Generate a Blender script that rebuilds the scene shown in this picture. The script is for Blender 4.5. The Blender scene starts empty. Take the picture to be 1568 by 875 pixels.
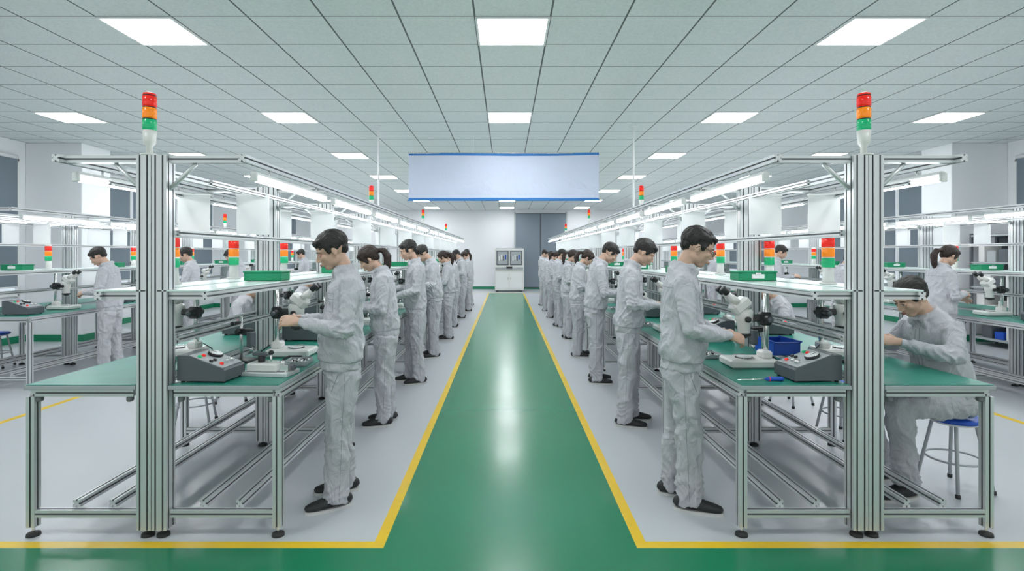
import bpy, bmesh, math, random
from mathutils import Vector, Matrix, noise
from mathutils.bvhtree import BVHTree
random.seed(4)
V=Vector
# ------------------------------------------------------------------ materials
def newmat(name,col,rough=.5,metal=0,emit=None,es=0,bump=None,spec=None,var=None,coat=0,alpha=None,trans=0,dist=0,stretch=None):
    m=bpy.data.materials.new(name); m.use_nodes=True
    nt=m.node_tree; b=nt.nodes['Principled BSDF']
    b.inputs['Base Color'].default_value=(*col,1)
    b.inputs['Roughness'].default_value=rough
    b.inputs['Metallic'].default_value=metal
    if spec is not None: b.inputs['Specular IOR Level'].default_value=spec
    if coat: b.inputs['Coat Weight'].default_value=coat; b.inputs['Coat Roughness'].default_value=.12
    if trans: b.inputs['Transmission Weight'].default_value=trans
    if alpha is not None: b.inputs['Alpha'].default_value=alpha
    if emit: b.inputs['Emission Color'].default_value=(*emit,1); b.inputs['Emission Strength'].default_value=es
    tc=nt.nodes.new('ShaderNodeTexCoord')
    if var:
        n=nt.nodes.new('ShaderNodeTexNoise'); n.inputs['Scale'].default_value=var[0]; n.inputs['Detail'].default_value=4
        nt.links.new(tc.outputs['Object'],n.inputs['Vector'])
        r=nt.nodes.new('ShaderNodeValToRGB')
        r.color_ramp.elements[0].position=.3; r.color_ramp.elements[1].position=.7
        k=var[1]
        r.color_ramp.elements[0].color=(*[c*(1-k) for c in col],1)
        r.color_ramp.elements[1].color=(*[min(1,c*(1+k)) for c in col],1)
        nt.links.new(n.outputs['Fac'],r.inputs['Fac']); nt.links.new(r.outputs['Color'],b.inputs['Base Color'])
    if bump:
        n=nt.nodes.new('ShaderNodeTexNoise'); n.inputs['Scale'].default_value=bump[0]; n.inputs['Detail'].default_value=bump[3] if len(bump)>3 else 3
        n.inputs['Distortion'].default_value=dist
        if stretch:
            mp=nt.nodes.new('ShaderNodeMapping');mp.inputs['Scale'].default_value=stretch
            nt.links.new(tc.outputs['Object'],mp.inputs['Vector']);nt.links.new(mp.outputs['Vector'],n.inputs['Vector'])
        else: nt.links.new(tc.outputs['Object'],n.inputs['Vector'])
        bp=nt.nodes.new('ShaderNodeBump'); bp.inputs['Strength'].default_value=bump[1]; bp.inputs['Distance'].default_value=bump[2]
        nt.links.new(n.outputs['Fac'],bp.inputs['Height']); nt.links.new(bp.outputs['Normal'],b.inputs['Normal'])
    return m
ALU=newmat('aluminium',(.68,.70,.71),.36,.45,var=(3,.05))
ALUD=newmat('aluminium_slot',(.19,.20,.21),.5,.3)  # darker metal: recess shade of the profile slots in the colour; brackets share it
MATG=newmat('esd_mat_green',(.02,.235,.175),.34,var=(6,.08))
SHELF=newmat('frosted_shelf',(.74,.86,.84),.18)
WHT=newmat('white_paint',(.82,.83,.83),.35)
CREAM=newmat('instrument_white',(.78,.78,.76),.3)
BLK=newmat('black_plastic',(.02,.021,.023),.35)
RUB=newmat('black_rubber',(.025,.025,.025),.6)
DGR=newmat('dark_grey_metal',(.10,.115,.13),.4,.1)
LGR=newmat('light_grey_panel',(.42,.45,.47),.4)
CHR=newmat('chrome',(.78,.78,.78),.18,.9)
RED=newmat('lens_red',(.75,.02,.015),.15,emit=(1,.03,.01),es=.25)
ORG=newmat('lens_orange',(.9,.25,.01),.15,emit=(1,.3,.02),es=.25)
GRN=newmat('lens_green',(.01,.38,.16),.15,emit=(.02,.6,.25),es=.2)
GBOX=newmat('green_box',(.005,.27,.12),.4)
BLUE=newmat('blue_plastic',(.01,.08,.50),.35)
TUBE=newmat('led_tube_glow',(1,1,1),.4,emit=(.94,.98,1),es=17)
PANEL=newmat('led_panel_glow',(1,1,1),.4,emit=(.97,.98,1),es=25)
FABM=newmat('uniform_fabric',(.54,.545,.585),.85,bump=(11,.8,.028,5),spec=.15,var=(5,.04),dist=1.6,stretch=(1,1,.6))
FABT=newmat('uniform_trouser_fabric',(.50,.505,.545),.85,bump=(10,.85,.028,5),spec=.15,var=(5,.04),dist=1.6,stretch=(1,1,.75))
SEAM=newmat('uniform_seam',(.25,.26,.29),.8)
SKIN=newmat('skin',(.62,.40,.30),.5,var=(30,.06))
LIP=newmat('lips',(.45,.19,.16),.45)
HAIR=newmat('black_hair',(.011,.009,.008),.5,bump=(60,.9,.006),stretch=(1,3.5,.6))
HAIRW=newmat('brown_hair',(.024,.011,.008),.48,bump=(60,.9,.006),stretch=(1,3.5,.6))
EYEW=newmat('eye_white',(.7,.68,.66),.3)
SHOE=newmat('shoe_black',(.02,.02,.022),.55)
SOLE=newmat('shoe_sole',(.6,.6,.58),.6)
WALL=newmat('wall_white_paint',(.84,.86,.88),.6,bump=(60,.05,.002))
BASEG=newmat('baseboard_green',(.01,.22,.11),.35)
BLIND=newmat('roller_blind_grey',(.17,.21,.25),.7,bump=(90,.1,.002))
GLASS=newmat('window_glass_pale',(.75,.82,.88),.1,emit=(.85,.93,1),es=.5)
YEL=newmat('floor_paint_yellow',(.84,.56,.02),.3,var=(3,.04))
BLUB=newmat('banner_blue',(.03,.20,.55),.6)
BANN=newmat('banner_cloth',(.60,.65,.80),.7,bump=(3,.6,.07),dist=.5)
PAPER=newmat('paper_sheet',(.86,.87,.88),.6)
FGREEN=newmat('floor_epoxy_green',(.006,.21,.095),.25,coat=.15)
FGREY=newmat('floor_epoxy_grey',(.54,.565,.60),.33,coat=.15)
for m in(FGREEN,FGREY):
    nt=m.node_tree;b=nt.nodes['Principled BSDF'];tc=[n for n in nt.nodes if n.type=='TEX_COORD'][0]
    n=nt.nodes.new('ShaderNodeTexNoise');n.inputs['Scale'].default_value=140;n.inputs['Detail'].default_value=2
    nt.links.new(tc.outputs['Object'],n.inputs['Vector'])
    bp=nt.nodes.new('ShaderNodeBump');bp.inputs['Strength'].default_value=.05;bp.inputs['Distance'].default_value=.001
    nt.links.new(n.outputs['Fac'],bp.inputs['Height']);nt.links.new(bp.outputs['Normal'],b.inputs['Normal'])

TX,TY=.63,.60; CX0=.06; 
def ceil_mat():
    m=newmat('ceiling_tile',(.62,.66,.655),.85)
    nt=m.node_tree;b=nt.nodes['Principled BSDF'];tc=[n for n in nt.nodes if n.type=='TEX_COORD'][0]
    sp=nt.nodes.new('ShaderNodeSeparateXYZ');nt.links.new(tc.outputs['Object'],sp.inputs[0])
    def line(out,off,size,w):
        a=nt.nodes.new('ShaderNodeMath');a.operation='ADD';a.inputs[1].default_value=off+size*100;nt.links.new(out,a.inputs[0])
        d=nt.nodes.new('ShaderNodeMath');d.operation='DIVIDE';d.inputs[1].default_value=size;nt.links.new(a.outputs[0],d.inputs[0])
        f=nt.nodes.new('ShaderNodeMath');f.operation='FRACT';nt.links.new(d.outputs[0],f.inputs[0])
        s=nt.nodes.new('ShaderNodeMath');s.operation='SUBTRACT';s.inputs[1].default_value=.5;nt.links.new(f.outputs[0],s.inputs[0])
        ab=nt.nodes.new('ShaderNodeMath');ab.operation='ABSOLUTE';nt.links.new(s.outputs[0],ab.inputs[0])
        g=nt.nodes.new('ShaderNodeMath');g.operation='GREATER_THAN';g.inputs[1].default_value=.5-w/size/2;nt.links.new(ab.outputs[0],g.inputs[0])
        return g
    gx=line(sp.outputs[0],-(CX0-TX/2),TX,.016); gy=line(sp.outputs[1],-4.5,TY,.012)  # dark grid lines: shadow gaps between tiles, put into the colour
    mx=nt.nodes.new('ShaderNodeMath');mx.operation='MAXIMUM';nt.links.new(gx.outputs[0],mx.inputs[0]);nt.links.new(gy.outputs[0],mx.inputs[1])
    n=nt.nodes.new('ShaderNodeTexNoise');n.inputs['Scale'].default_value=45;n.inputs['Detail'].default_value=3;nt.links.new(tc.outputs['Object'],n.inputs['Vector'])
    r=nt.nodes.new('ShaderNodeValToRGB');r.color_ramp.elements[0].position=.35;r.color_ramp.elements[0].color=(.70,.74,.737,1);r.color_ramp.elements[1].position=.6;r.color_ramp.elements[1].color=(.77,.80,.798,1)
    nt.links.new(n.outputs['Fac'],r.inputs['Fac'])
    mix=nt.nodes.new('ShaderNodeMix');mix.data_type='RGBA';nt.links.new(mx.outputs[0],mix.inputs[0]);nt.links.new(r.outputs['Color'],mix.inputs[6]);mix.inputs[7].default_value=(.13,.15,.15,1)
    nt.links.new(mix.outputs[2],b.inputs['Base Color'])
    return m
CEIL=ceil_mat()

# ------------------------------------------------------------------ mesh builder
class MB:
    def __init__(s): s.v=[];s.f=[];s.m=[];s.sm=[];s.mats=[];s.M=Matrix.Identity(4)
    def mi(s,mat):
        if mat not in s.mats: s.mats.append(mat)
        return s.mats.index(mat)
    def add(s,vs,fs,mat,smooth=False):
        o=len(s.v);M=s.M
        s.v+= [M@V(p) for p in vs]
        i=s.mi(mat)
        for f in fs: s.f.append([o+k for k in f]);s.m.append(i);s.sm.append(smooth)
    def box(s,c,d,mat,ch=.003,R=None):
        hx,hy,hz=[x/2 for x in d];ch=min(ch,hx*.45,hy*.45,hz*.45)
        ix={};vs=[];fs=[];h=(hx,hy,hz)
        for sx in(-1,1):
            for sy in(-1,1):
                for sz in(-1,1):
                    sg=(sx,sy,sz)
                    for a in range(3):
                        p=[sg[k]*(h[k] if k==a else h[k]-ch) for k in range(3)]
                        ix[(sx,sy,sz,a)]=len(vs);vs.append(V(p))
        for a in range(3):
            b,c2=(a+1)%3,(a+2)%3
            for sa in(-1,1):
                q=[]
                for sb,sc in((-1,-1),(1,-1),(1,1),(-1,1)):
                    k=[0,0,0];k[a]=sa;k[b]=sb;k[c2]=sc;q.append(ix[(*k,a)])
                fs.append(q)
            for sb in(-1,1):
                for sc in(-1,1):
                    k1=[0,0,0];k1[a]=-1;k1[b]=sb;k1[c2]=sc;k2=list(k1);k2[a]=1
                    fs.append([ix[(*k1,b)],ix[(*k2,b)],ix[(*k2,c2)],ix[(*k1,c2)]])
        for sx in(-1,1):
            for sy in(-1,1):
                for sz in(-1,1): fs.append([ix[(sx,sy,sz,a)] for a in range(3)])
        c=V(c)
        if R is not None: vs=[R@p for p in vs]
        s.add([c+p for p in vs],fs,mat)
    def tube(s,pts,rad,mat,seg=16,ref=None,cap=.5,smooth=True):
        pts=[V(p) for p in pts];n=len(pts);vs=[];fs=[]
        T=[]
        for i in range(n):
            t=(pts[min(i+1,n-1)]-pts[max(i-1,0)]).normalized();T.append(t)
        rf=V(ref) if ref else (V((1,0,0)) if abs(T[0].x)<.8 else V((0,1,0)))
        for i in range(n):
            a=(rf-T[i]*rf.dot(T[i])).normalized();b=T[i].cross(a)
            if not ref: rf=a
            r=rad[i] if isinstance(rad,(list,tuple)) else rad
            ra,rb=(r if isinstance(r,(tuple,list)) else (r,r))
            for k in range(seg):
                an=2*math.pi*k/seg
                vs.append(pts[i]+a*ra*math.cos(an)+b*rb*math.sin(an))
        for i in range(n-1):
            for k in range(seg):
                k2=(k+1)%seg
                fs.append([i*seg+k,i*seg+k2,(i+1)*seg+k2,(i+1)*seg+k])
        def rr(i):
            r=rad[i] if isinstance(rad,(list,tuple)) else rad
            return min(r) if isinstance(r,(tuple,list)) else r
        if cap>0:
            c0=len(vs);vs.append(pts[0]-T[0]*rr(0)*cap);vs.append(pts[-1]+T[-1]*rr(n-1)*cap)
            for k in range(seg):
                k2=(k+1)%seg
                fs.append([k2,k,c0]);fs.append([(n-1)*seg+k,(n-1)*seg+k2,c0+1])
        else:
            fs.append(list(range(seg))[::-1]);fs.append([(n-1)*seg+k for k in range(seg)])
        s.add(vs,fs,mat,smooth)
    def cyl(s,a,b,r,mat,seg=20,r2=None):
        a=V(a);b=V(b);r2=r if r2 is None else r2;t=(b-a).normalized();L=(b-a).length;ch=min(.003,r*.25,r2*.25 if r2 else .003,L*.2)
        s.tube([a,a+t*ch,b-t*ch,b],[r-ch,r,r2,max(r2-ch,.0005)],mat,seg,cap=0)
    def ell(s,c,r,mat,R=None,seg=16,ring=10,smooth=True):
        c=V(c);vs=[];fs=[]
        for i in range(1,ring):
            th=math.pi*i/ring
            for k in range(seg):
                ph=2*math.pi*k/seg
                vs.append(V((r[0]*math.sin(th)*math.cos(ph),r[1]*math.sin(th)*math.sin(ph),r[2]*math.cos(th))))
        t=len(vs);vs+= [V((0,0,r[2])),V((0,0,-r[2]))]
        for i in range(ring-2):
            for k in range(seg):
                k2=(k+1)%seg;fs.append([i*seg+k,(i+1)*seg+k,(i+1)*seg+k2,i*seg+k2])
        for k in range(seg):
            k2=(k+1)%seg;fs.append([t,k,k2]);fs.append([t+1,(ring-2)*seg+k2,(ring-2)*seg+k])
        if R is not None: vs=[R@p for p in vs]
        s.add([c+p for p in vs],fs,mat,smooth)
    def torus(s,c,R,r,mat,seg=32,rs=8,axis='Z',sc=(1,1),rot=None):
        vs=[];fs=[];c=V(c)
        for i in range(seg):
            a=2*math.pi*i/seg
            for k in range(rs):
                b=2*math.pi*k/rs
                x=(R+r*math.cos(b))*math.cos(a)*sc[0];y=(R+r*math.cos(b))*math.sin(a)*sc[1];z=r*math.sin(b)
                p=V((x,y,z)) if axis=='Z' else (V((z,x,y)) if axis=='X' else V((x,z,y)))
                if rot is not None:p=rot@p
                vs.append(c+p)
        for i in range(seg):
            for k in range(rs):
                i2=(i+1)%seg;k2=(k+1)%rs
                fs.append([i*rs+k,i2*rs+k,i2*rs+k2,i*rs+k2])
        s.add(vs,fs,mat,True)
    def prof(s,a,b,w=.04,h=.04,mat=None,dark=None):
        mat=mat or ALU;dark=dark or ALUD
        a=V(a);b=V(b);d=b-a;ax=max(range(3),key=lambda i:abs(d[i]));o=[i for i in range(3) if i!=ax]
        def side(L):
            n=max(1,round(L/.042));out=[(-L/2,0,0)]
            for i in range(n):
                c=-L/2+L*(i+.5)/n
                out+=[(c-.0045,0,0),(c-.0045,.008,1),(c+.0045,.008,1),(c+.0045,0,0)]
            return out
        poly=[];dk=[]
        for (L,D,q) in ((w,h,0),(h,w,1),(w,h,2),(h,w,3)):
            for (u,dep,_) in side(L):
                y=-D/2+dep
                p={0:(u,y),1:(-y,u),2:(-u,-y),3:(y,-u)}[q]
                poly.append(p);dk.append(dep)
        n=len(poly);vs=[]
        for e in(a,b):
            for(u,w_)in poly:
                p=[0,0,0];p[ax]=e[ax];p[o[0]]=e[o[0]]+u;p[o[1]]=e[o[1]]+w_;vs.append(p)
        f1=[];f2=[]
        for k in range(n):
            k2=(k+1)%n
            q=[k,k2,n+k2,n+k]
            (f2 if (dk[k]>0 or dk[k2]>0) else f1).append(q)
        f1.append(list(range(n))[::-1]);f1.append([n+k for k in range(n)])
        o_=len(s.v);s.add(vs,f1,mat)
        i=s.mi(dark)
        for f in f2: s.f.append([o_+k for k in f]);s.m.append(i);s.sm.append(False)
    def mesh(s,name,fix=True):
        me=bpy.data.meshes.new(name);me.from_pydata([tuple(p) for p in s.v],[],s.f)
        for m in s.mats: me.materials.append(m)
        me.polygons.foreach_set('material_index',s.m);me.polygons.foreach_set('use_smooth',s.sm)
        if fix:
            bm=bmesh.new();bm.from_mesh(me);bmesh.ops.recalc_face_normals(bm,faces=bm.faces);bm.to_mesh(me);bm.free()
        me.update();return me
def place(name,me,loc=(0,0,0),rz=0,sc=1,parent=None):
    o=bpy.data.objects.new(name,me);bpy.context.scene.collection.objects.link(o)
    o.location=loc;o.rotation_euler=(0,0,rz);o.scale=(sc,sc,sc) if not isinstance(sc,(tuple,list)) else sc
    return o

# ------------------------------------------------------------------ room
H=3.52;XL,XR=-8.5,8.9;YB=24.1;YF=-2.5
def slab(name,xs,ys,z,pick,mats):
    vs=[(x,y,z) for y in ys for x in xs];fs=[];mi=[]
    n=len(xs)
    for j in range(len(ys)-1):
        for i in range(n-1):
            fs.append([j*n+i,j*n+i+1,(j+1)*n+i+1,(j+1)*n+i]);mi.append(pick((xs[i]+xs[i+1])/2,(ys[j]+ys[j+1])/2))
    me=bpy.data.meshes.new(name);me.from_pydata(vs,[],fs)
    for m in mats: me.materials.append(m)
    me.polygons.foreach_set('material_index',mi);me.update();return place(name,me)
def pick(x,y):
    if y<2.84: return 1
    if y<2.905: return 1 if -.64<x<.69 else 2
    if y<21.6:
        if -.70<x<-.64 or .69<x<.75: return 2
        if -.64<x<.69: return 1
        if -4.65<x<-4.58 or 4.69<x<4.76: return 2
        return 0
    if y<21.68: return 2 if -4.6<x<4.7 else 0
    return 0
slab('floor',[XL,-4.65,-4.58,-.70,-.64,.69,.75,4.69,4.76,XR],[YF,2.84,2.905,21.6,21.68,YB],0,pick,[FGREY,FGREEN,YEL])
me=bpy.data.meshes.new('ceiling');me.from_pydata([(XL,YF,H),(XR,YF,H),(XR,YB,H),(XL,YB,H)],[],[[3,2,1,0]]);me.materials.append(CEIL);place('ceiling',me)
mb=MB();mb.box(((XL+XR)/2,YB+.1,H/2),(XR-XL,.2,H),WALL,.001);place('wall_back',mb.mesh('wall_back'))
for nm,x,sg in(('left',XL,-1),('right',XR,1)):
    mb=MB();mb.box((x+sg*.1,(YF+YB)/2,H/2),(.2,YB-YF,H),WALL,.001)
    place('wall_'+nm,mb.mesh('wall_'+nm))
    mb=MB()
    for y in(3.4,9.6,15.8,22.0):
        mb.box((x-sg*.5,y+.35,H/2),(1.0,.7,H),WALL,.01)
    place('wall_'+nm+'_pillars',mb.mesh('p'))
    mb=MB();mb.box((x-sg*.012,(YF+YB)/2,.06),(.02,YB-YF,.12),BASEG)
    for y in(3.4,9.6,15.8,22.0):
        mb.box((x-sg*.51,y+.35,.06),(1.04,.74,.12),BASEG)
    place('baseboard_'+nm,mb.mesh('b'))
mb=MB();mb.box(((XL+XR)/2,YB-.012,.06),(XR-XL,.02,.12),BASEG);place('baseboard_back',mb.mesh('b'))
wn=1
for x,sg in((XL,1),(XR,-1)):
    for y0,y1 in((4.3,9.4),(10.5,15.6),(16.7,21.8)):
        mb=MB();n=3;w=(y1-y0)/n
        mb.box((x+sg*.01,(y0+y1)/2,2.0),(.02,y1-y0,2.3),GLASS,.001)
        for i in range(n+1):
            mb.box((x+sg*.04,y0+w*i,2.0),(.06,.06,2.4),WHT)
        for z in(.85,1.35,3.18): mb.box((x+sg*.04,(y0+y1)/2,z),(.06,y1-y0,.06),WHT)
        for i in range(n):
            zb=(.98,.98,.98)[i]
            mb.box((x+sg*.09,y0+w*(i+.5),(3.2+zb)/2),(.012,w-.12,3.2-zb),BLIND,.001)
            mb.cyl((x+sg*.09,y0+w*i+.06,3.22),(x+sg*.09,y0+w*(i+1)-.06,3.22),.035,WHT)
            mb.cyl((x+sg*.09,y0+w*i+.06,zb),(x+sg*.09,y0+w*(i+1)-.06,zb),.012,WHT)
        place('window_%d'%wn,mb.mesh('w'));wn+=1
DOORM=newmat('grey_door_panel',(.20,.245,.29),.5,bump=(30,.05,.002))
mb=MB()
mb.box((1.55,YB-.03,1.72),(2.3,.05,3.3),DGR,.002)
for x in(.98,2.12): mb.box((x,YB-.06,1.72),(1.1,.03,3.24),DOORM,.004)
mb.box((.42,YB-.06,1.72),(.06,.08,3.4),LGR);mb.box((2.70,YB-.06,1.72),(.06,.08,3.4),LGR)
for s in(-1,1): mb.cyl((1.55+s*.07,YB-.10,1.0),(1.55+s*.07,YB-.10,1.2),.012,CHR)
place('door_1',mb.mesh('door'))
mb=MB()
mb.box((0,0,-.008),(TX-.03,TY-.03,.012),PANEL,.001)
for dx,dy,a,b in((0,TY/2-.012,TX-.005,.022),(0,-TY/2+.012,TX-.005,.022),(TX/2-.012,0,.022,TY-.005),(-TX/2+.012,0,.022,TY-.005)):
    mb.box((dx,dy,-.008),(a,b,.016),WHT,.002)
pm=mb.mesh('panel')
for i in range(-2,3):
    for j in range(-1,7):
        place('ceiling_light_panel',pm,(CX0+i*5*TX,4.5+TY/2+3.0*j,H))

# ------------------------------------------------------------------ benches
PITCH=1.4
def bench(n):
    mb=MB();L=n*PITCH;hw=.69
    ys=[.04+k*PITCH for k in range(n)]+[L-.04]
    for sg in(-1,1):
        xc=sg*(hw+.09)/2;w=hw-.09
        mb.box((xc,L/2,.818),(w,L,.022),LGR,.002)
        mb.box((xc,L/2,.8305),(w-.012,L-.012,.005),MATG,.001)
        for x in(.67,.13):
            mb.prof((sg*x,0.04,.786),(sg*x,L-.04,.786))
        for y in ys:
            mb.prof((sg*.11,y-.0,.786),(sg*.648,y,.786))
            mb.prof((sg*.67,y,.05),(sg*.67,y,.766),.045,.045)
            mb.prof((sg*.09,y,.125),(sg*.648,y,.125))
            mb.prof((sg*.042,y,.045),(sg*.042,y,2.08),.08,.08)
            for x in(.67,.042):
                mb.cyl((sg*x,y,.016),(sg*x,y,.05),.008,CHR,8)
                mb.tube([(sg*x,y,0),(sg*x,y,.014),(sg*x,y,.022)],[.034,.032,.014],RUB,16,cap=0)
            for x,z in((.635,.75),(.14,.75)):
                mb.box((sg*x,y,z),(.03,.035,.03),ALUD,.008)
            mb.prof((sg*.082,y,1.315),(sg*.29,y,1.315))
            mb.prof((sg*.082,y,2.06),(sg*.50,y,2.06))
            mb.tube([(sg*.08,y,1.90),(sg*.22,y,2.035)],.012,ALU,8)
        for x in(.25,.45): mb.prof((sg*x,.06,.165),(sg*x,L-.06,.165))
        mb.prof((sg*.29,0,1.315),(sg*.29,L,1.315))
        mb.box((sg*.165,L/2,1.343),(.27,L,.010),SHELF,.002)
        mb.prof((sg*.50,-.02,2.06),(sg*.50,L,2.06))
        mb.prof((sg*.095,.08,1.66),(sg*.095,L,1.66),.03,.03)
        mb.prof((sg*.095,.08,1.07),(sg*.095,L,1.07),.03,.03)
        mb.prof((sg*.28,.08,1.94),(sg*.28,L,1.94),.025,.025)
    mb.prof((0,.08,2.0),(0,L,2.0))
    return mb.mesh('assembly_workbench')
def tubes(n):
    mb=MB()
    for sg in(-1,1):
        for k in range(n):
            y=k*PITCH+.12;x=sg*.50
            mb.box((x,y+.6,1.998),(.032,1.2,.022),WHT,.006)
            mb.tube([(x,y+.02,1.968),(x,y+1.18,1.968)],.017,TUBE,10,cap=.2)
            for q in(.0,1.19): mb.box((x,y+q,1.975),(.04,.02,.05),WHT,.005)
            for q in(.2,1.0): mb.cyl((x,y+q,2.0),(x,y+q,2.045),.006,CHR,8)
    return mb.mesh('tubes')
def sheets(n):
    mb=MB()
    for k in range(n):
        y=k*PITCH+.75
        for sg in(-1,1):
            mb.box((sg*.2,y,1.81),(.22,.004,.27),PAPER,.001)
            mb.box((sg*.2,y,1.945),(.23,.012,.014),WHT,.002)
    return mb.mesh('sheets')
bm11=bench(11);tb11=tubes(11);sh11=sheets(11)
RLX,RRX,RY=-1.915,1.963,2.93
rows=[(RLX,RY),(RRX,RY),(-6.1,6.15),(6.0,4.9)]
for x,y in rows:
    place('assembly_workbench',bm11,(x,y,0));place('led_tube_lights',tb11,(x,y,0));place('hanging_instruction_sheets',sh11,(x,y,0))

def tower(kind):
    mb=MB()
    if kind=='short':
        mb.cyl((0,0,0),(0,0,.012),.05,CREAM);mb.cyl((0,0,.012),(0,0,.11),.036,CREAM,r2=.030);z=.11;r=.038;h=.065
    else:
        e=0 if kind=='std' else .17
        mb.cyl((0,0,0),(0,0,.010),.045,CREAM)
        if e: mb.cyl((0,0,.01),(0,0,.01+e),.012,CHR,12)
        mb.tube([(0,0,.01+e),(0,0,.05+e),(0,0,.07+e),(0,0,.14+e)],[.016,.016,.03,.034],CREAM,20,cap=0);z=.14+e;r=.034;h=.064
    for m in(GRN,ORG,RED):
        mb.cyl((0,0,z),(0,0,z+h-.005),r,m)
        for q in range(1,6): mb.torus((0,0,z+q*(h-.005)/6),r,.0012,m,20,5)
        mb.cyl((0,0,z+h-.005),(0,0,z+h),r*.97,CREAM if kind=='short' else BLK);z+=h
    mb.tube([(0,0,z),(0,0,z+.010),(0,0,z+.016)],[r,r*.9,r*.4],RED if kind!='short' else CREAM,20,cap=.1)
    return mb.mesh('tower')
TL=tower('std');TT=tower('tall');TS=tower('short')
for x,y in rows[:2]:
    place('signal_tower_light',TL,(x-(.035 if x<0 else 0),y+.04,2.08))
    for k in range(1,4): place('signal_tower_light',TT,(x-.02 if x<0 else x,y+4.9*k,2.02 if k%2 else 2.08))
for x,y in rows[2:]:
    place('signal_tower_light',TL,(x,y+PITCH*4+.04,2.08))
for x,sx in((RLX,-.23),(RRX,.12)):
    for yy in(3.50,4.28,5.25,6.7,8.1,9.5,10.9,12.3,14.3): place('shelf_signal_light',TS,(x+sx,yy,1.348))
for x in(-6.1,6.0):
    for k in range(6): place('shelf_signal_light',TS,(x+(.2 if x<0 else -.2),7.0+k*1.6,1.348))

mb=MB();mb.cyl((0,0,2.0),(0,0,H),.016,WHT,12);mb.cyl((0,0,H-.02),(0,0,H),.045,WHT);mb.box((0,0,2.06),(.06,.06,.10),LGR)
cm=mb.mesh('c')
for x in(RLX-.03,RRX+.0): place('power_conduit',cm,(x,8.3,0))
def banner():
    mb=MB();W=3.16;Hh=.79;nx=64;nz=20;vs=[];fs=[]
    for j in range(nz+1):
        for i in range(nx+1):
            u=i/nx;w=j/nz
            y=.02*math.sin(u*9+w*2)+.014*math.sin(u*23+1)*(1-w)+.02*noise.noise(V((u*7,w*3,1)))
            z=-.025*math.sin(u*math.pi)*(w)
            vs.append(((u-.5)*W,y,w*Hh+z*(.5)))
    q=[[],[]]
    for j in range(nz):
        for i in range(nx):
            a=j*(nx+1)+i;q[1 if j in(0,nz-1) else 0].append([a,a+1,a+nx+2,a+nx+1])
    mb.add(vs,q[0],BANN,True);i=mb.mi(BLUB)
    for f in q[1]: mb.f.append(f);mb.m.append(i);mb.sm.append(True)
    for x in(-1.5,-.5,.5,1.5):
        mb.tube([(x,0,Hh-.02),(x,0,H-2.44)],.003,WHT,6)
    mb.cyl((-W/2-.02,0,Hh-.005),(W/2+.02,0,Hh-.005),.010,CHR,10);mb.cyl((-W/2-.02,0,.0),(W/2+.02,0,.0),.009,BLUB,10)
    return mb.mesh('banner',False)
place('hanging_banner',banner(),(-.03,9.0,2.44))

# ------------------------------------------------------------------ bench equipment
def microscope():
    mb=MB()
    mb.box((0,0,.028),(.30,.21,.05),CREAM,.014)
    mb.cyl((-.03,0,.052),(-.03,0,.058),.055,BLK);mb.cyl((-.03,0,.058),(-.03,0,.061),.045,WHT)
    for s in(-1,1): mb.box((-.03,s*.07,.062),(.07,.012,.004),CHR,.001)
    mb.box((.10,0,.075),(.07,.09,.05),CREAM,.012)
    mb.cyl((.11,0,.06),(.11,0,.46),.017,CHR)
    mb.box((.10,0,.30),(.075,.062,.085),BLK,.012)
    mb.box((.045,0,.305),(.09,.05,.045),BLK,.010)
    mb.cyl((.10,-.075,.30),(.10,.075,.30),.024,BLK);mb.cyl((.10,-.09,.30),(.10,-.075,.30),.017,DGR);mb.cyl((.10,.09,.30),(.10,.075,.30),.017,DGR)
    mb.tube([(-.03,0,.20),(-.03,0,.215),(-.03,0,.26),(-.03,0,.29),(-.03,0,.345),(-.03,0,.36)],[.034,.037,.038,.052,.056,.045],CREAM,24,cap=0)
    mb.torus((-.03,0,.198),.036,.010,BLK,24,8);mb.cyl((-.03,0,.178),(-.03,0,.205),.024,BLK)
    for s in(-1,1): mb.cyl((-.03,s*.05,.30),(-.03,s*.072,.30),.018,BLK,16)
    R=Matrix.Rotation(math.radians(-38),3,'Y')
    mb.box((-.055,0,.385),(.12,.105,.075),CREAM,.018,R)
    d=V((-.74,0,.67)).normalized()
    for s in(-1,1):
        o=V((-.085,s*.034,.405))
        mb.tube([o,o+d*.05,o+d*.052,o+d*.085],[.022,.022,.017,.017],CREAM,18,cap=0)
        mb.tube([o+d*.082,o+d*.088,o+d*.115,o+d*.130,o+d*.134],[.017,.021,.021,.024,.018],BLK,18,cap=0)
    mb.tube([(.14,.03,.08),(.19,.05,.04),(.22,.02,.01),(.24,-.06,.006)],.004,BLK,8)
    return mb.mesh('microscope')
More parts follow.
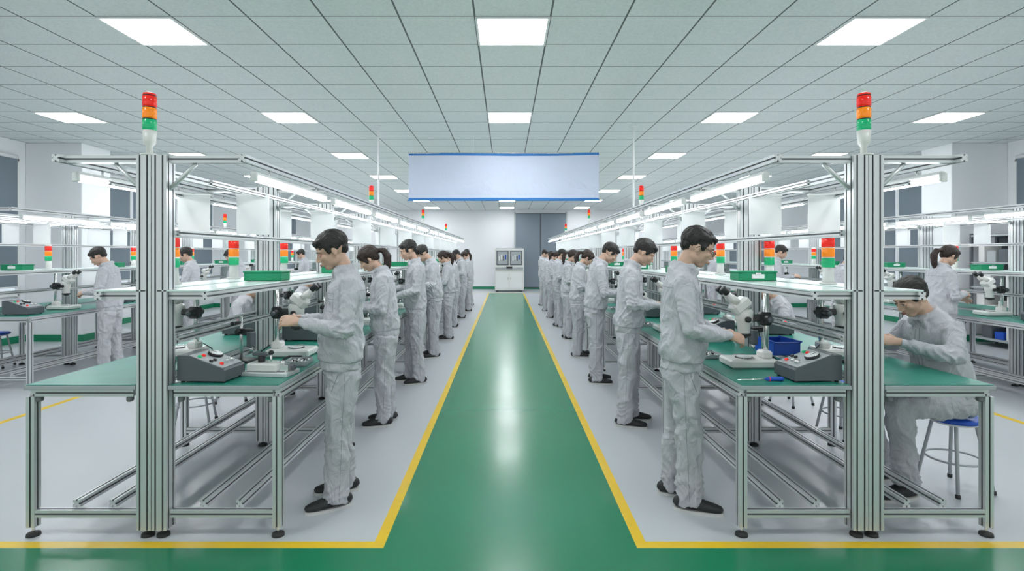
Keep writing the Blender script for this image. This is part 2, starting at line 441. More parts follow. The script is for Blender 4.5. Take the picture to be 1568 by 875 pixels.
def gaugebox():
    mb=MB()
    pr=[(-.16,0),(.14,0),(.14,.155),(.08,.155),(-.15,.075),(-.16,.065)]
    w=.115;vs=[(x,-w,z+.012) for x,z in pr]+[(x,w,z+.012) for x,z in pr];n=len(pr)
    fs=[list(range(n)),[n+k for k in range(n)][::-1]]+[[k,(k+1)%n,n+(k+1)%n,n+k] for k in range(n)]
    mb.add(vs,fs,DGR)
    s0=V((-.15,0,.087));s1=V((.08,0,.167));d=(s1-s0).normalized();nn=V((-d.z,0,d.x))
    R=Matrix((d,(0,1,0),nn)).transposed()
    c=(s0+s1)/2
    mb.box(c+nn*.002,(.225,.212,.004),LGR,.002,R)
    def on(u,v,h=0): return c+d*u+V((0,v,0))+nn*(.004+h)
    mb.cyl(on(.035,-.045),on(.035,-.045,.018),.045,BLK,28);mb.cyl(on(.035,-.045,.018),on(.035,-.045,.020),.040,WHT,28)
    a=on(.035,-.045,.021);mb.box(a+d*.012,(.036,.003,.002),BLK,.0005,R);
    for k in range(9):
        an=math.radians(-40+k*32);mb.box(a+d*.033*math.sin(an)+V((0,.033*math.cos(an),0)),(.004,.004,.001),BLK,.0002,R)
    for (u,v,m) in((.06,.04,RED),(.06,.08,GRN),(-.02,.045,BLK),(-.02,.085,BLK),(-.075,.06,RED)):
        mb.cyl(on(u,v),on(u,v,.012),.012,m,16)
    mb.cyl(on(-.07,-.05),on(-.07,-.05,.022),.018,CHR,16);mb.cyl(on(-.07,-.0),on(-.07,-.0,.02),.012,CHR,16)
    for s in(-.14,.12):
        for t in(-.09,.09): mb.cyl((s,t,0),(s,t,.014),.012,RUB,12)
    return mb.mesh('gauge')
def fixture():
    mb=MB()
    mb.box((0,0,.012),(.30,.16,.024),ALU,.003)
    mb.box((.03,0,.05),(.20,.12,.05),CREAM,.010)
    mb.box((-.08,0,.045),(.10,.07,.04),CHR,.004);mb.box((-.13,-.03,.04),(.03,.03,.03),DGR,.004)
    mb.cyl((.06,0,.07),(.06,0,.12),.022,BLK);mb.box((.06,0,.125),(.10,.05,.018),DGR,.004)
    mb.cyl((-.02,.03,.07),(-.02,.03,.13),.008,CHR,10);mb.ell((-.02,.03,.14),(.016,.016,.016),BLK)
    mb.cyl((-.08,0,.06),(-.08,0,.085),.02,CHR);mb.tube([(-.04,-.05,.07),(-.08,-.07,.10),(-.16,-.08,.10)],.006,BLK,8)
    for s in(-.13,.13):
        for t in(-.06,.06): mb.cyl((s,t,.024),(s,t,.032),.007,CHR,8)
    return mb.mesh('fixture')
def clampstand():
    mb=MB()
    mb.box((0,0,.01),(.14,.12,.02),BLK,.004)
    mb.cyl((.03,0,.02),(.03,0,.30),.010,CHR,12)
    mb.box((.0,0,.20),(.12,.04,.04),BLK,.006);mb.box((-.05,0,.15),(.04,.05,.10),DGR,.006)
    mb.cyl((-.05,0,.07),(-.05,0,.10),.012,CHR,12);mb.cyl((.03,-.045,.20),(.03,.045,.20),.016,BLK)
    mb.cyl((.03,0,.26),(.03,.07,.26),.008,BLK,10);mb.ell((.03,.075,.26),(.014,.014,.014),BLK)
    return mb.mesh('stand')
def bin_(col):
    mb=MB()
    mb.box((0,0,.005),(.19,.26,.01),col,.003)
    for s in(-1,1):
        mb.box((s*.092,0,.05),(.008,.26,.10),col,.003);mb.box((0,s*.126,.045),(.19,.008,.09),col,.003)
        mb.box((s*.098,0,.096),(.014,.28,.010),col,.003);mb.box((0,s*.134,.09),(.19,.014,.008),col,.003)
    for k in range(10): mb.cyl((random.uniform(-.06,.06),random.uniform(-.09,.09),.012),(random.uniform(-.06,.06),random.uniform(-.09,.09),.05),.010,CHR,8)
    return mb.mesh('bin')
def tray():
    mb=MB()
    mb.box((0,0,.004),(.14,.18,.008),LGR,.002)
    for s in(-1,1):
        mb.box((s*.068,0,.015),(.004,.18,.03),LGR,.001);mb.box((0,s*.088,.015),(.14,.004,.03),LGR,.001)
    for i in range(4):
        for j in range(5):
            mb.cyl((-.045+i*.03,-.064+j*.032,.008),(-.045+i*.03,-.064+j*.032,.022),.009,CHR if (i+j)%3 else BLK,10)
    return mb.mesh('tray')
def greenbox():
    mb=MB();mb.box((0,0,.032),(.16,.27,.06),GBOX,.006);mb.box((0,0,.066),(.168,.278,.012),GBOX,.004);mb.box((-.082,0,.035),(.004,.09,.03),WHT,.001)
    mb.box((-.086,0,.055),(.008,.04,.014),CHR,.002)
    return mb.mesh('gb')
def stool():
    mb=MB()
    mb.tube([(0,0,.445),(0,0,.452),(0,0,.47),(0,0,.478)],[.135,.15,.15,.135],BLUE,32,cap=.05)
    mb.torus((0,0,.44),.12,.010,WHT,28,8)
    for a in range(4):
        t=math.radians(45+90*a);c,s=math.cos(t),math.sin(t)
        mb.tube([(.11*c,.11*s,.45),(.14*c,.14*s,.30),(.20*c,.20*s,.01)],.011,LGR,10)
        mb.cyl((.20*c,.20*s,0),(.198*c,.198*s,.025),.015,RUB,10)
    mb.torus((0,0,.20),.155,.007,LGR,28,6)
    return mb.mesh('stool')
def screwdriver():
    mb=MB();mb.tube([(-.16,0,.010),(0,0,.012)],.003,CHR,8);mb.tube([(0,0,.013),(.02,0,.013),(.05,0,.013),(.09,0,.013),(.10,0,.013)],[.008,.013,.011,.013,.009],BLUE,12);mb.torus((.02,0,.013),.012,.002,RED,12,6,axis='X');return mb.mesh('sd')
MIC=microscope();GB=gaugebox();FX=fixture();CS=clampstand();BN=bin_(BLUE);BNG=bin_(GBOX);GX=greenbox();ST=stool();SD=screwdriver();TR=tray()
TZ=.833;pi=math.pi
WP=1.63
for k in range(9):
    y=3.32+WP*k
    x=RRX-.42
    place('stereo_microscope',MIC,(x,(3.44 if k==0 else y+.08),TZ),0)
    place('air_gauge_controller',GB,(RRX-.235,(3.09 if k==0 else y-.42),TZ),0 if k else .06,.9 if k==0 else 1)
    if k: place('assembly_fixture',FX,(RRX-.48,y-.35,TZ),.1)
    place('component_tray',TR,(RRX-.56,y+.42,TZ),.1)
    place('clamp_stand',CS,(RRX-.24,y+.36,TZ),.3)
    x=RLX+.42
    place('stereo_microscope',MIC,(x,(3.80 if k==0 else y+.08),TZ),pi)
    place('air_gauge_controller',GB,(RLX+.24,(3.08 if k==0 else y-.42),TZ),pi-.06,.9 if k==0 else 1)
    place('assembly_fixture',FX,(RLX+.53,(3.20 if k==0 else y+.47),TZ),pi-.12 if k==0 else pi,.95)
    place('component_tray',TR,(RLX+.58,(3.50 if k==0 else y-.35),TZ),.1)
    place('clamp_stand',CS,(RLX+.20,y+.25,TZ),pi-.3)
    place('stereo_microscope',MIC,(RLX-.36,y+.48,TZ),0)
    place('clamp_stand',CS,(RLX-.30,y+.16,TZ),0)
    place('stereo_microscope',MIC,(RRX+.36,y+.48,TZ),pi)
    place('clamp_stand',CS,(RRX+.30,y+.16,TZ),pi)
    if k>0:
        place('air_gauge_controller',GB,(RLX-.40,y-.1,TZ),0)
        place('air_gauge_controller',GB,(RRX+.40,y-.1,TZ),pi)
place('parts_bin',BN,(RRX+.0,3.92,TZ),.05)
for k in range(1,6):
    place('parts_bin',BNG if k%2 else BN,(RRX-.20,4.02+WP*k,TZ),.05)
    place('parts_bin',BNG,(RLX+.2,3.32+WP*(k+1)-.75,TZ),0)
for k in range(8):
    place('green_storage_box',GX,(RLX+.18,3.95+1.63*k,1.349),pi+pi/2)
    place('green_storage_box',GX,(RRX-.16,3.95+1.63*k,1.349),pi/2)
for k in range(5):
    place('green_storage_box',GX,(-6.1+.16,6.6+1.6*k,1.349),pi/2);place('green_storage_box',GX,(6.0-.14,6.6+1.6*k,1.349),pi/2)
place('screwdriver',SD,(1.45,3.02,TZ),.05)
for k in range(6):
    y=6.95+1.6*k
    place('stereo_microscope',MIC,(-6.1+.40,y+.05,TZ),pi);place('air_gauge_controller',GB,(-6.1+.40,y-.55,TZ),pi)
    y=6.2+1.6*k
    place('stereo_microscope',MIC,(6.0-.36,y+.08,TZ),0);place('air_gauge_controller',GB,(6.0-.36,y-.55,TZ),0)
for x,y in((-2.80,4.9),(-2.85,6.6),(2.86,4.6),(2.86,6.7),(-6.95,7.4),(6.95,6.4),(-2.85,8.2),(2.85,8.4)): place('blue_stool',ST,(x,y,0),.3)

mb=MB()
mb.box((0,0,.45),(1.2,.8,.80),CREAM,.02);mb.box((0,0,1.32),(1.2,.8,.92),CREAM,.02);mb.box((0,0,1.79),(1.1,.75,.04),LGR,.01)
for s in(-1,1):
    mb.box((s*.28,-.405,1.40),(.50,.02,.60),DGR,.01);mb.box((s*.28,-.415,1.40),(.42,.012,.52),LGR,.005)
    for q in range(4): mb.box((s*.28-.13+q*.085,-.424,1.38+.05*(q%2)),(.05,.006,.2),(WHT,CREAM,DGR,BLUE)[q],.002)
    mb.box((s*.28,-.405,.46),(.52,.015,.66),WHT,.01);mb.cyl((s*.06,-.43,.5),(s*.06,-.43,.6),.008,CHR,8)
    mb.box((s*.5,-.3,.03),(.1,.1,.06),RUB,.01);mb.box((s*.5,.3,.03),(.1,.1,.06),RUB,.01)
mb.box((0,-.41,.96),(1.15,.04,.10),LGR,.01);mb.box((0,-.44,1.0),(.25,.05,.08),BLK,.01)
place('inspection_machine_cabinet',mb.mesh('cab'),(.16,22.8,0))
mb=MB()
for x in(-.22,.22):
    for y in(-.9,.9): mb.box((x,y,.95),(.04,.04,1.9),DGR,.003)
for z in(.12,.55,.98,1.4,1.86):
    mb.box((0,0,z),(.48,1.84,.03),LGR,.003)
    if z<1.8:
        yy=-.75
        while yy<.7:
            w=random.uniform(.12,.3);h=random.uniform(.12,.3);mb.box((-.02,yy+w/2,z+.015+h/2),(.3,w-.02,h),random.choice([BLUE,CREAM,DGR,LGR,CREAM]),.006);yy+=w+.03
mb.box((.235,0,1),(.01,1.84,1.8),DGR,.002)
place('storage_rack',mb.mesh('rack'),(8.3,8.5,0))

# ------------------------------------------------------------------ people
def remesh(parts,vox,sm=2,disp=None):
    me=parts.mesh('tmp');o=bpy.data.objects.new('tmp',me);bpy.context.scene.collection.objects.link(o)
    r=o.modifiers.new('r','REMESH');r.mode='VOXEL';r.voxel_size=vox
    if sm:
        s=o.modifiers.new('s','SMOOTH');s.factor=.5;s.iterations=sm
    dg=bpy.context.evaluated_depsgraph_get();ev=o.evaluated_get(dg);m2=bpy.data.meshes.new_from_object(ev)
    vs=[v.co.copy() for v in m2.vertices];ns=[v.normal.copy() for v in m2.vertices]
    if disp: vs=[p+n*disp(p) for p,n in zip(vs,ns)]
    fs=[list(p.vertices) for p in m2.polygons]
    bpy.data.objects.remove(o);bpy.data.meshes.remove(m2);bpy.data.meshes.remove(me)
    return vs,fs
def crease(p,sx,sy,sz,off,slant=0,warp=.05):
    w=noise.noise(V((p.x*4+off,p.y*4,p.z*4)))*warp
    n=noise.noise(V((p.x*sx+off,p.y*sy,(p.z+w+slant*p.x)*sz)))
    return 1-min(1,abs(n)*3.2)
def fold(ph):
    return 1-2*abs(math.sin(ph*.5))**.8
def lerp(a,b,t): return a+(b-a)*t
def hand(out,wrist,d,n,side_vec,curl=(.5,.6,.4)):
    d=d.normalized();n=(n-d*n.dot(d)).normalized();s=(side_vec-d*side_vec.dot(d)-n*side_vec.dot(n)).normalized()
    P=MB();w=wrist
    P.tube([w-d*.03,w+d*.01,w+d*.045,w+d*.085],[(.018,.025),(.016,.028),(.014,.037),(.011,.037)],SKIN,14,ref=tuple(n),cap=.5)
    L=(.070,.078,.072,.056)
    for i,o in enumerate((.029,.010,-.009,-.027)):
        p=w+d*.080+s*o;pts=[w+d*.055+s*o*.9,p];a=0;R=[.010,.0090]
        for j,(fr,c) in enumerate(zip((.45,.30,.25),curl)):
            a+=c+(.09*i if j==0 else 0);dirv=d*math.cos(a)+n*math.sin(a)+s*(o*(2.5 if j==0 else -.5));dirv.normalize()
            p=p+dirv*L[i]*fr*1.0;pts.append(p);R.append(.0082-.001*j)
        P.tube(pts,R,SKIN,10,cap=.8)
    p0=w+d*.015+s*.022;t1=(d*.55+s*.65+n*.35).normalized();p1=p0+t1*.038;t2=(d*.85+s*.15+n*.5).normalized();p2=p1+t2*.030;t3=(d*.8-s*.2+n*.5).normalized();p3=p2+t3*.024
    P.tube([p0,p1,p2,p3],[.014,.0115,.0095,.008],SKIN,10,cap=.8)
    vs,fs=remesh(P,.0034,1);out.add(vs,fs,SKIN,True)
    return w+d*.11+n*.03

def person(female=False,seated=False,glasses=False,pitch=30,yaw=0,wrists=None,elbows=None,lean=3,feet=None,seed=0,hold=True,slim=1.0):
    out=MB()
    sw=(.90 if female else 1.0)*slim
    hz=.90 if not seated else .56
    hem=.83 if not seated else .88
    M=Matrix.Translation((0,0,hz))@Matrix.Rotation(math.radians(lean),4,'Y')@Matrix.Translation((0,0,-.90));M3=M.to_3x3()
    def T(x,y,z): return M@V((x,y,z))
    J=MB()
    secs=[(hem,.0,.124,.166),(hem+.05,.0,.124,.167),(hem+.066,.0,.136,.180),(hem+.12,.004,.140,.184),(1.05,.004,.134,.180),(1.20,-.002,.124,.180),(1.30,-.008,.120,.186),(1.365,-.016,.104,.178),(1.405,-.018,.084,.145),(1.44,-.010,.070,.098),(1.47,.0,.058,.066)]
    J.tube([T(x,0,z) for z,x,_,_ in secs],[(a*slim,b*sw) for _,_,a,b in secs],FABM,28,ref=tuple(M3@V((1,0,0))),cap=.05)
    J.ell(T(-.055,0,1.29),(.066,.13*sw,.12),FABM)
    if female: J.ell(T(.06,0,1.25),(.060,.12,.08),FABM)
    Rm=M3@Matrix.Rotation(math.radians(16),3,'Y')
    J.torus(T(.002,0,1.470),.060,.013,FABM,28,8,sc=(1.04,1.0),rot=Rm)
    J.torus(T(.004,0,1.452),.071,.012,FABM,28,8,sc=(1.06,1.05),rot=Rm)
    for sd in(-1,1):
        J.ell(T(.074,sd*.042,1.420),(.013,.026,.036),FABM,R=Matrix.Rotation(sd*.6,3,'X'))
    E=elbows or [(.03,.255,1.10),(.03,-.255,1.10)]
    W=wrists or [(.27,.10,1.12),(.27,-.10,1.12)]
    E=[V((e[0],e[1]*sw,e[2])) for e in E];W=[V(w) for w in W]
    for i,sd in enumerate((1,-1)):
        sh=T(-.012,sd*.155*sw,1.358);e=E[i];w=W[i]
        fd=(w-e).normalized();we=w-fd*.008
        J.tube([T(-.01,sd*.08,1.365),sh,lerp(sh,e,.3),lerp(sh,e,.7),e-(e-sh)*.06],[.060,.066,.064,.058,.053],FABM,18,cap=.6)
        J.ell(e,(.056,.056,.056),FABM)
        J.tube([e,lerp(e,w,.25),lerp(e,w,.6),lerp(e,w,.80),lerp(e,w,.84),we],[.054,.055,.049,.043,.035,.034],FABM,18,cap=.05)
    SH=[T(-.012,sd*.155*sw,1.358) for sd in(1,-1)]
    def dj(p):
        d=0;arm=0
        for i in(0,1):
            a=W[i]-E[i];L=a.length;a=a/L;t=(p-E[i]).dot(a);r=(p-E[i]-a*t).length
            if -.02<t<L+.02 and r<.08:
                ph=t*130+16*noise.noise(p*7+V((seed,0,0)));d+=.0055*fold(ph)*(.3+.7*max(0,1-abs(t-.03)/.12))*min(1,max(0,(L-t)/.05));arm=1
            b=E[i]-SH[i];Lb=b.length;b=b/Lb;t=(p-SH[i]).dot(b);r=(p-SH[i]-b*t).length
            if t>.04 and r<.075:
                d+=.005*fold(t*90+16*noise.noise(p*6+V((0,seed,0))))*min(1,(t-.04)/.1)*(.4+.6*t/Lb);arm=1
        low=max(0,1-abs(p.z-(hz+.06))/.20)
        d+=(.014*crease(p,6,6,7,seed,.8)+.010*crease(p,11,11,10,seed+2,-.7))*(.6+low*.6)*(1-.4*arm)-.010
        return d
    vs,fs=remesh(J,.0085,2,dj);out.add(vs,fs,FABM,True)
    bv=BVHTree.FromPolygons(vs,fs)
    def seam(o,bvh,pts,dirs,r=.0014,mat=SEAM):
        run=[]
        for p,dd in zip(pts,dirs):
            h=bvh.ray_cast(p,dd)
            if h[0] is None: continue
            q=h[0]-dd*.0004
            if run and (q-run[-1]).length>.05:
                if len(run)>2:o.tube(run,r,mat,6)
                run=[]
            run.append(q)
        if len(run)>2:o.tube(run,r,mat,6)
    fx=M3@V((-1,0,0));bx=-fx
    for yo in(-.018,.014): seam(out,bv,[T(.5,yo,hem+.01+.0125*k) for k in range(46)],[fx]*46)
    n=60
    seam(out,bv,[T(.5*math.cos(2*pi*k/n),.5*math.sin(2*pi*k/n),hem+.057) for k in range(n+1)],[-(M3@V((math.cos(2*pi*k/n),math.sin(2*pi*k/n),0))) for k in range(n+1)],.0022)
    seam(out,bv,[T(-.5,-.17+.01*k,1.325) for k in range(35)],[bx]*35)
    for ya,yb in((-.12,-.045),(.045,.12)):
        c=[(ya,1.30),(yb,1.30),(yb,1.19),(ya,1.19),(ya,1.30)];pp=[]
        for (y0,z0),(y1,z1) in zip(c,c[1:]): pp+=[T(.5,lerp(y0,y1,t/6),lerp(z0,z1,t/6)) for t in range(6)]
        pp.append(pp[0]);seam(out,bv,pp,[fx]*len(pp),.0013)
        pp=[T(.5,lerp(ya,yb,t/6),1.265) for t in range(7)];seam(out,bv,pp,[fx]*7,.0013)
    # ---- trousers
    P=MB()
    if not seated:
        F=feet or [(.02,.105),(-.03,-.105)]
        P.tube([(0,0,.95),(0,0,.90),(-.006,0,.85),(-.010,0,.80),(-.006,0,.755)],[(.09,.135*sw),(.104,.148*sw),(.110,.154*sw),(.108,.154*sw),(.085,.135)],FABT,24,ref=(1,0,0),cap=.3)
        for i,sd in enumerate((1,-1)):
            fx_,fy=F[i];hp=V((-.006,sd*.078,.83));kn=V((fx_*.6+.015,lerp(sd*.078,fy,.6),.48));an=V((fx_-.0,fy,.085))
            P.tube([hp,lerp(hp,kn,.3),lerp(hp,kn,.7),kn,lerp(kn,an,.3),lerp(kn,an,.7),lerp(kn,an,.93),V((fx_+.012,fy,.040))],[(.098,.086),(.097,.085),(.085,.078),(.076,.072),(.073,.069),(.070,.066),(.074,.068),(.072,.066)],FABT,20,ref=(1,0,0),cap=.1)
    else:
        F=feet or [(.40,.13),(.36,-.13)]
        P.tube([T(0,0,.995),T(0,0,.93),V((.0,0,hz-.02)),V((.02,0,hz-.055))],[(.11,.150),(.115,.158),(.122,.165),(.10,.16)],FABT,24,ref=(1,0,0),cap=.4)
        for i,sd in enumerate((1,-1)):
            fx_,fy=F[i];hp=V((.02,sd*.085,hz-.01));kn=V((.44,fy,hz-.005+.0));an=V((fx_,fy,.09))
            P.tube([hp,lerp(hp,kn,.4),lerp(hp,kn,.8),kn],[.095,.09,.08,.074],FABT,20,cap=.6)
            P.ell(kn,(.076,.074,.074),FABT)
            P.tube([kn,lerp(kn,an,.3),lerp(kn,an,.7),an],[.074,.072,.068,.070],FABT,20,cap=.1)
    def dt(p):
        kz=max(0,1-abs(p.z-.43)/.15) if not seated else .5
        az=max(0,1-abs(p.z-.12)/.16)
        cz=max(0,1-abs(p.z-.78)/.12)
        d=.015*crease(p,6,6,3.0,seed+3,.5)+.011*crease(p,10,10,8,seed+5,-.8)
        d+=.0065*fold(p.z*105+p.x*40+18*noise.noise(V((p.x*7+seed,p.y*7,p.z*5))))*(az*.9+kz*.5+.08)
        d+=.009*cz*crease(p,9,9,14,seed+9,1.2)
        return d-.011
    vs,fs=remesh(P,.0085,2,dt);out.add(vs,fs,FABT,True)
    if not seated:
        b2=BVHTree.FromPolygons(vs,fs)
        for sd in(1,-1):
            fx_,fy=F[0 if sd>0 else 1]
            pts=[V((lerp(fx_,.0,min(1,(z-.06)/.7)),sd*.6,z)) for z in [.06+.02*k for k in range(39)]]
            seam(out,b2,pts,[V((0,-sd,0))]*39,.0012)
            pts=[V((.035+.035*t,sd*.6,.82-.10*t)) for t in [k/8 for k in range(9)]]
            seam(out,b2,pts,[V((0,-sd,0))]*9,.0018)
    for i,sd in enumerate((1,-1)):
        fx_,fy=F[i];tw=sd*.10
        S=MB();c=math.cos(tw);s_=math.sin(tw)
        def q(x,y,z): return V((fx_+x*c-y*s_,fy+x*s_+y*c,z))
        S.tube([q(-.075,0,.045),q(-.03,0,.058),q(.03,0,.055),q(.09,0,.042),q(.15,0,.034),q(.185,0,.030)],[(.028,.030),(.045,.036),(.042,.040),(.030,.046),(.024,.042),(.018,.026)],SHOE,18,ref=(0,0,1),cap=.7)
        S.tube([q(-.02,0,.05),q(-.02,0,.10)],[.042,.036],SHOE,14)
        vs,fs=remesh(S,.008,2);out.add([V((p.x,p.y,max(p.z,.012))) for p in vs],fs,SHOE,True)
        B=[];n=24
        for k in range(n):
            a=2*pi*k/n;cx=math.cos(a);yy=math.sin(a)
            xx=.055+cx*.142;ww=.045*(1+.12*cx)*math.copysign(abs(yy)**.8,yy);B.append((xx,ww))
        vs=[q(x,y,0) for x,y in B]+[q(x,y,.018) for x,y in B]
        out.add(vs,[list(range(n))[::-1],[n+k for k in range(n)]]+[[k,(k+1)%n,n+(k+1)%n,n+k] for k in range(n)],SOLE)
    # ---- head
    neck=T(.006,0,1.455)
    HM=Matrix.Translation(neck)@Matrix.Rotation(math.radians(yaw),4,'Z')@Matrix.Rotation(math.radians(pitch),4,'Y')@Matrix.Translation((.030,0,.135))
    k=.96 if female else 1.0
    HM=HM@Matrix.Scale(k,4)
    Hd=MB();Hd.M=HM
    Hd.ell((-.014,0,.030),(.097,.075,.087),SKIN,seg=24,ring=16)
    Hd.ell((.018,0,-.032),(.070,.060,.072),SKIN,seg=24,ring=16)
    Hd.ell((.047,0,-.087),(.032,.030,.024),SKIN);Hd.ell((.0,.034,-.062),(.045,.024,.028),SKIN);Hd.ell((.0,-.034,-.062),(.045,.024,.028),SKIN)
    Hd.ell((.066,0,.020),(.020,.048,.014),SKIN)
    for sd in(-1,1):
        Hd.ell((.054,sd*.036,-.024),(.028,.021,.022),SKIN)
        Hd.ell((.094,sd*.010,-.037),(.010,.008,.007),SKIN,seg=10,ring=8)
        Hd.ell((-.008,sd*.073,-.012),(.015,.006,.026),SKIN,R=Matrix.Rotation(sd*.25,3,'Z'))
    Hd.tube([(.078,0,.010),(.092,0,-.012),(.104,0,-.033)],[.007,.008,.010],SKIN,10,cap=.6)
    Hd.ell((.080,0,-.062),(.016,.023,.012),SKIN)
    Hd.M=Matrix.Identity(4)
    nb=HM@V((-.022,0,-.045))
    Hd.tube([T(-.01,0,1.40),neck,lerp(neck,nb,.6),nb],[.055*sw,.050*sw,.049*sw,.052*sw],SKIN,18,cap=.3)
    vs,fs=remesh(Hd,.0045,1);out.add(vs,fs,SKIN,True)
    out.M=HM
    for sd in(-1,1):
        out.ell((.0775,sd*.031,-.001),(.0075,.014,.0085),SKIN)
        out.ell((.0805,sd*.031,-.0035),(.006,.0120,.0042),EYEW,seg=12,ring=8)
        out.ell((.0835,sd*.031,-.0040),(.0040,.0052,.0042),BLK,seg=10,ring=8)
        out.tube([(.0815,sd*.018,.000),(.0865,sd*.028,.0030),(.0835,sd*.038,.0012),(.0775,sd*.045,-.003)],[.0012,.0016,.0016,.001],HAIR,6)
        out.tube([(.0850,sd*.014,.017),(.0855,sd*.028,.0215),(.076,sd*.046,.0175)],[.0025,.0032,.0018],HAIR,8)
    out.tube([(.0915,-.021,-.0625),(.0965,-.008,-.0585),(.0975,0,-.0595),(.0965,.008,-.0585),(.0915,.021,-.0625)],[.0018,.004,.0035,.004,.0018],LIP,8)
    out.tube([(.0905,-.018,-.066),(.0955,0,-.0685),(.0905,.018,-.066)],[.002,.0050,.002],LIP,8)
    if glasses:
        for sd in(-1,1):
            out.torus((.098,sd*.032,-.004),.021,.0018,BLK,24,6,axis='X',sc=(1.15,.85))
            out.tube([(.096,sd*.056,.002),(.05,sd*.078,.004),(-.005,sd*.082,.004),(-.02,sd*.081,-.012)],.0018,BLK,6)
        out.tube([(.1,-.009,0),(.104,0,.002),(.1,.009,0)],.0018,BLK,6)
    out.M=Matrix.Identity(4)
    G=MB();G.M=HM
    if not female:
        G.ell((-.020,0,.043),(.101,.080,.085),HAIR,seg=28,ring=20)
        G.ell((.048,0,.076),(.042,.056,.022),HAIR,seg=20,ring=12)
        G.ell((.072,.008,.066),(.014,.046,.015),HAIR)
        G.ell((-.062,0,-.002),(.044,.060,.050),HAIR)
        for sd in(-1,1): G.ell((.022,sd*.067,.018),(.018,.010,.034),HAIR)
    else:
        G.ell((-.020,0,.040),(.104,.084,.090),HAIR,seg=28,ring=20)
        G.ell((.044,0,.072),(.046,.060,.026),HAIR)
        G.ell((.072,-.008,.060),(.014,.048,.020),HAIR)
        G.ell((-.055,0,-.003),(.053,.070,.060),HAIR)
        for sd in(-1,1): G.ell((.034,sd*.067,.006),(.016,.011,.050),HAIR,R=Matrix.Rotation(.25,3,'Y'))
        G.ell((-.118,0,.020),(.026,.026,.026),HAIR)
        G.M=Matrix.Identity(4)
        a=HM@V((-.125,0,.020));
        G.tube([a,a+V((-.050,0,-.005)),a+V((-.085,0,-.06)),a+V((-.085,.0,-.14)),a+V((-.07,0,-.21)),a+V((-.05,0,-.27))],[.020,.031,.038,.034,.024,.008],HAIR,14)
    hm=HAIRW if female else HAIR
    iv=HM.inverted()
    def dh(p):
        q=iv@p
        return .004*noise.noise(V((q.x*22+seed,q.y*75,q.z*22)))+.003*noise.noise(V((q.x*40,q.y*160+seed,q.z*40)))
    vs,fs=remesh(G,.0045,2,dh);out.add(vs,fs,hm,True)
    hp=[]
    for i,sd in enumerate((1,-1)):
        e,w=E[i],W[i];d=(w-e).normalized()
        d2=(d+V((.15,-sd*.10,-.15))).normalized()
        n=V((0,-sd*.8,-.6));sv=V((.1,-sd*.3,.9))
        hp.append(hand(out,w+d*.006,d2,n,sv,(.35,.5,.4)))
    if hold:
        c=(hp[0]+hp[1])/2
        out.box(c,(.035,max(.03,(hp[0]-hp[1]).length*.8),.022),CHR,.004)
        out.cyl(c+V((0,0,.0)),c+V((0,0,.03)),.010,DGR,12)
    return out.mesh('worker')

A=person(seed=1,pitch=24,lean=-3,wrists=[(.26,.09,1.14),(.26,-.09,1.14)],elbows=[(.0,.245,1.09),(.0,-.245,1.09)],feet=[(.03,.10),(-.04,-.12)])
B=person(seed=2,pitch=24,lean=1,glasses=True,wrists=[(.27,.08,1.04),(.27,-.08,1.04)],elbows=[(.02,.25,1.09),(.02,-.25,1.09)],feet=[(-.05,.11),(.03,-.10)])
C=person(seed=3,pitch=34,lean=4,slim=.95,wrists=[(.28,.08,1.08),(.28,-.08,1.08)])
D=person(seed=4,female=True,pitch=36,lean=5,wrists=[(.25,.07,1.10),(.25,-.07,1.10)],elbows=[(.03,.235,1.09),(.03,-.235,1.09)],feet=[(.02,.085),(-.02,-.085)])
D2=person(seed=8,female=True,pitch=26,lean=1,wrists=[(.27,.10,1.06),(.24,-.06,1.12)],elbows=[(.03,.235,1.09),(.0,-.235,1.10)],feet=[(-.03,.085),(.02,-.085)])
C2=person(seed=9,pitch=20,lean=1,slim=.97,wrists=[(.29,.12,1.03),(.25,-.08,1.12)],elbows=[(.04,.25,1.10),(.0,-.25,1.09)],feet=[(-.03,.11),(.04,-.09)])
C3=person(seed=12,pitch=38,lean=7,slim=1.03,wrists=[(.32,.09,1.06),(.31,-.10,1.05)],elbows=[(.08,.26,1.08),(.07,-.26,1.08)],feet=[(.02,.12),(.0,-.10)])
Ep=person(seed=5,seated=True,pitch=32,lean=16,wrists=[(.42,.10,.93),(.40,-.12,.92)],elbows=[(.20,.25,.86),(.18,-.25,.86)],hold=True)

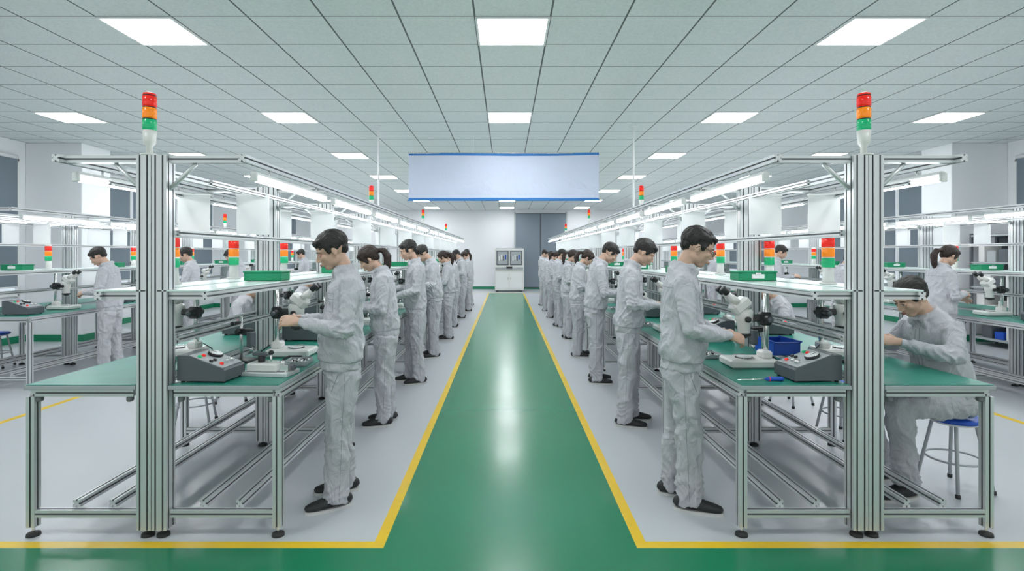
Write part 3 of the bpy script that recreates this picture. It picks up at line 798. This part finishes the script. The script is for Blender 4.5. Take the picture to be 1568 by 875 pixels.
def wk(me,x,y,rz,h): place('factory_worker',me,(x,y,0),math.radians(rz),h/1.70)
wk(A,-1.03,3.40,203,1.70)
wk(D,-1.09,4.95,190,1.65)
left=[(C2,6.55,1.72),(C3,8.2,1.72),(D2,9.85,1.62),(D,11.45,1.62),(C,13.1,1.68),(D2,14.7,1.64),(C2,16.3,1.70)]
for m,y,h in left: wk(m,-1.06+random.uniform(-.03,.04),y,188+random.uniform(-8,14),h)
wk(B,1.09,3.36,-12,1.72)
wk(C,1.12,4.95,-12,1.71)
right=[(C3,6.55,1.72),(D,8.2,1.64),(D2,9.85,1.64),(C2,11.45,1.66),(D,13.1,1.64),(C,14.7,1.66),(A,16.3,1.70)]
for m,y,h in right: wk(m,1.12+random.uniform(-.04,.03),y,-8+random.uniform(-14,8),h)
wk(Ep,2.93,3.58,184,1.80);place('blue_stool',ST,(2.96,3.58,0),.2)
wk(Ep,2.93,5.6,180,1.70);place('blue_stool',ST,(2.95,5.6,0),.4)
wk(Ep,-2.88,5.75,0,1.70);place('blue_stool',ST,(-2.90,5.75,0),.4)
wk(Ep,-2.88,7.4,0,1.70);place('blue_stool',ST,(-2.90,7.4,0),.1)
wk(C,-5.10,7.0,190,1.66);wk(C2,-4.98,8.6,190,1.66);wk(C3,-5.0,10.2,180,1.68);wk(A,-5.0,13.4,180,1.68)
wk(D2,5.02,6.25,0,1.66);wk(A,4.92,9.8,-20,1.72);wk(C,4.95,8.0,0,1.6);wk(C3,4.95,13.0,0,1.68)

# ------------------------------------------------------------------ world, camera
w=bpy.data.worlds.new('w');bpy.context.scene.world=w;w.use_nodes=True
w.node_tree.nodes['Background'].inputs[0].default_value=(.95,.975,1,1);w.node_tree.nodes['Background'].inputs[1].default_value=1.0
cd=bpy.data.cameras.new('cam');cd.sensor_width=36;cd.lens=19.06;cd.shift_x=.0064;cd.shift_y=-.0303;cd.clip_end=100
co=bpy.data.objects.new('camera',cd);bpy.context.scene.collection.objects.link(co);co.location=(0,0,1.54);co.rotation_euler=(pi/2,0,0)
bpy.context.scene.camera=co
bpy.context.scene.view_settings.view_transform='Standard'
bpy.context.scene.view_settings.look='None'
bpy.context.scene.view_settings.exposure=0
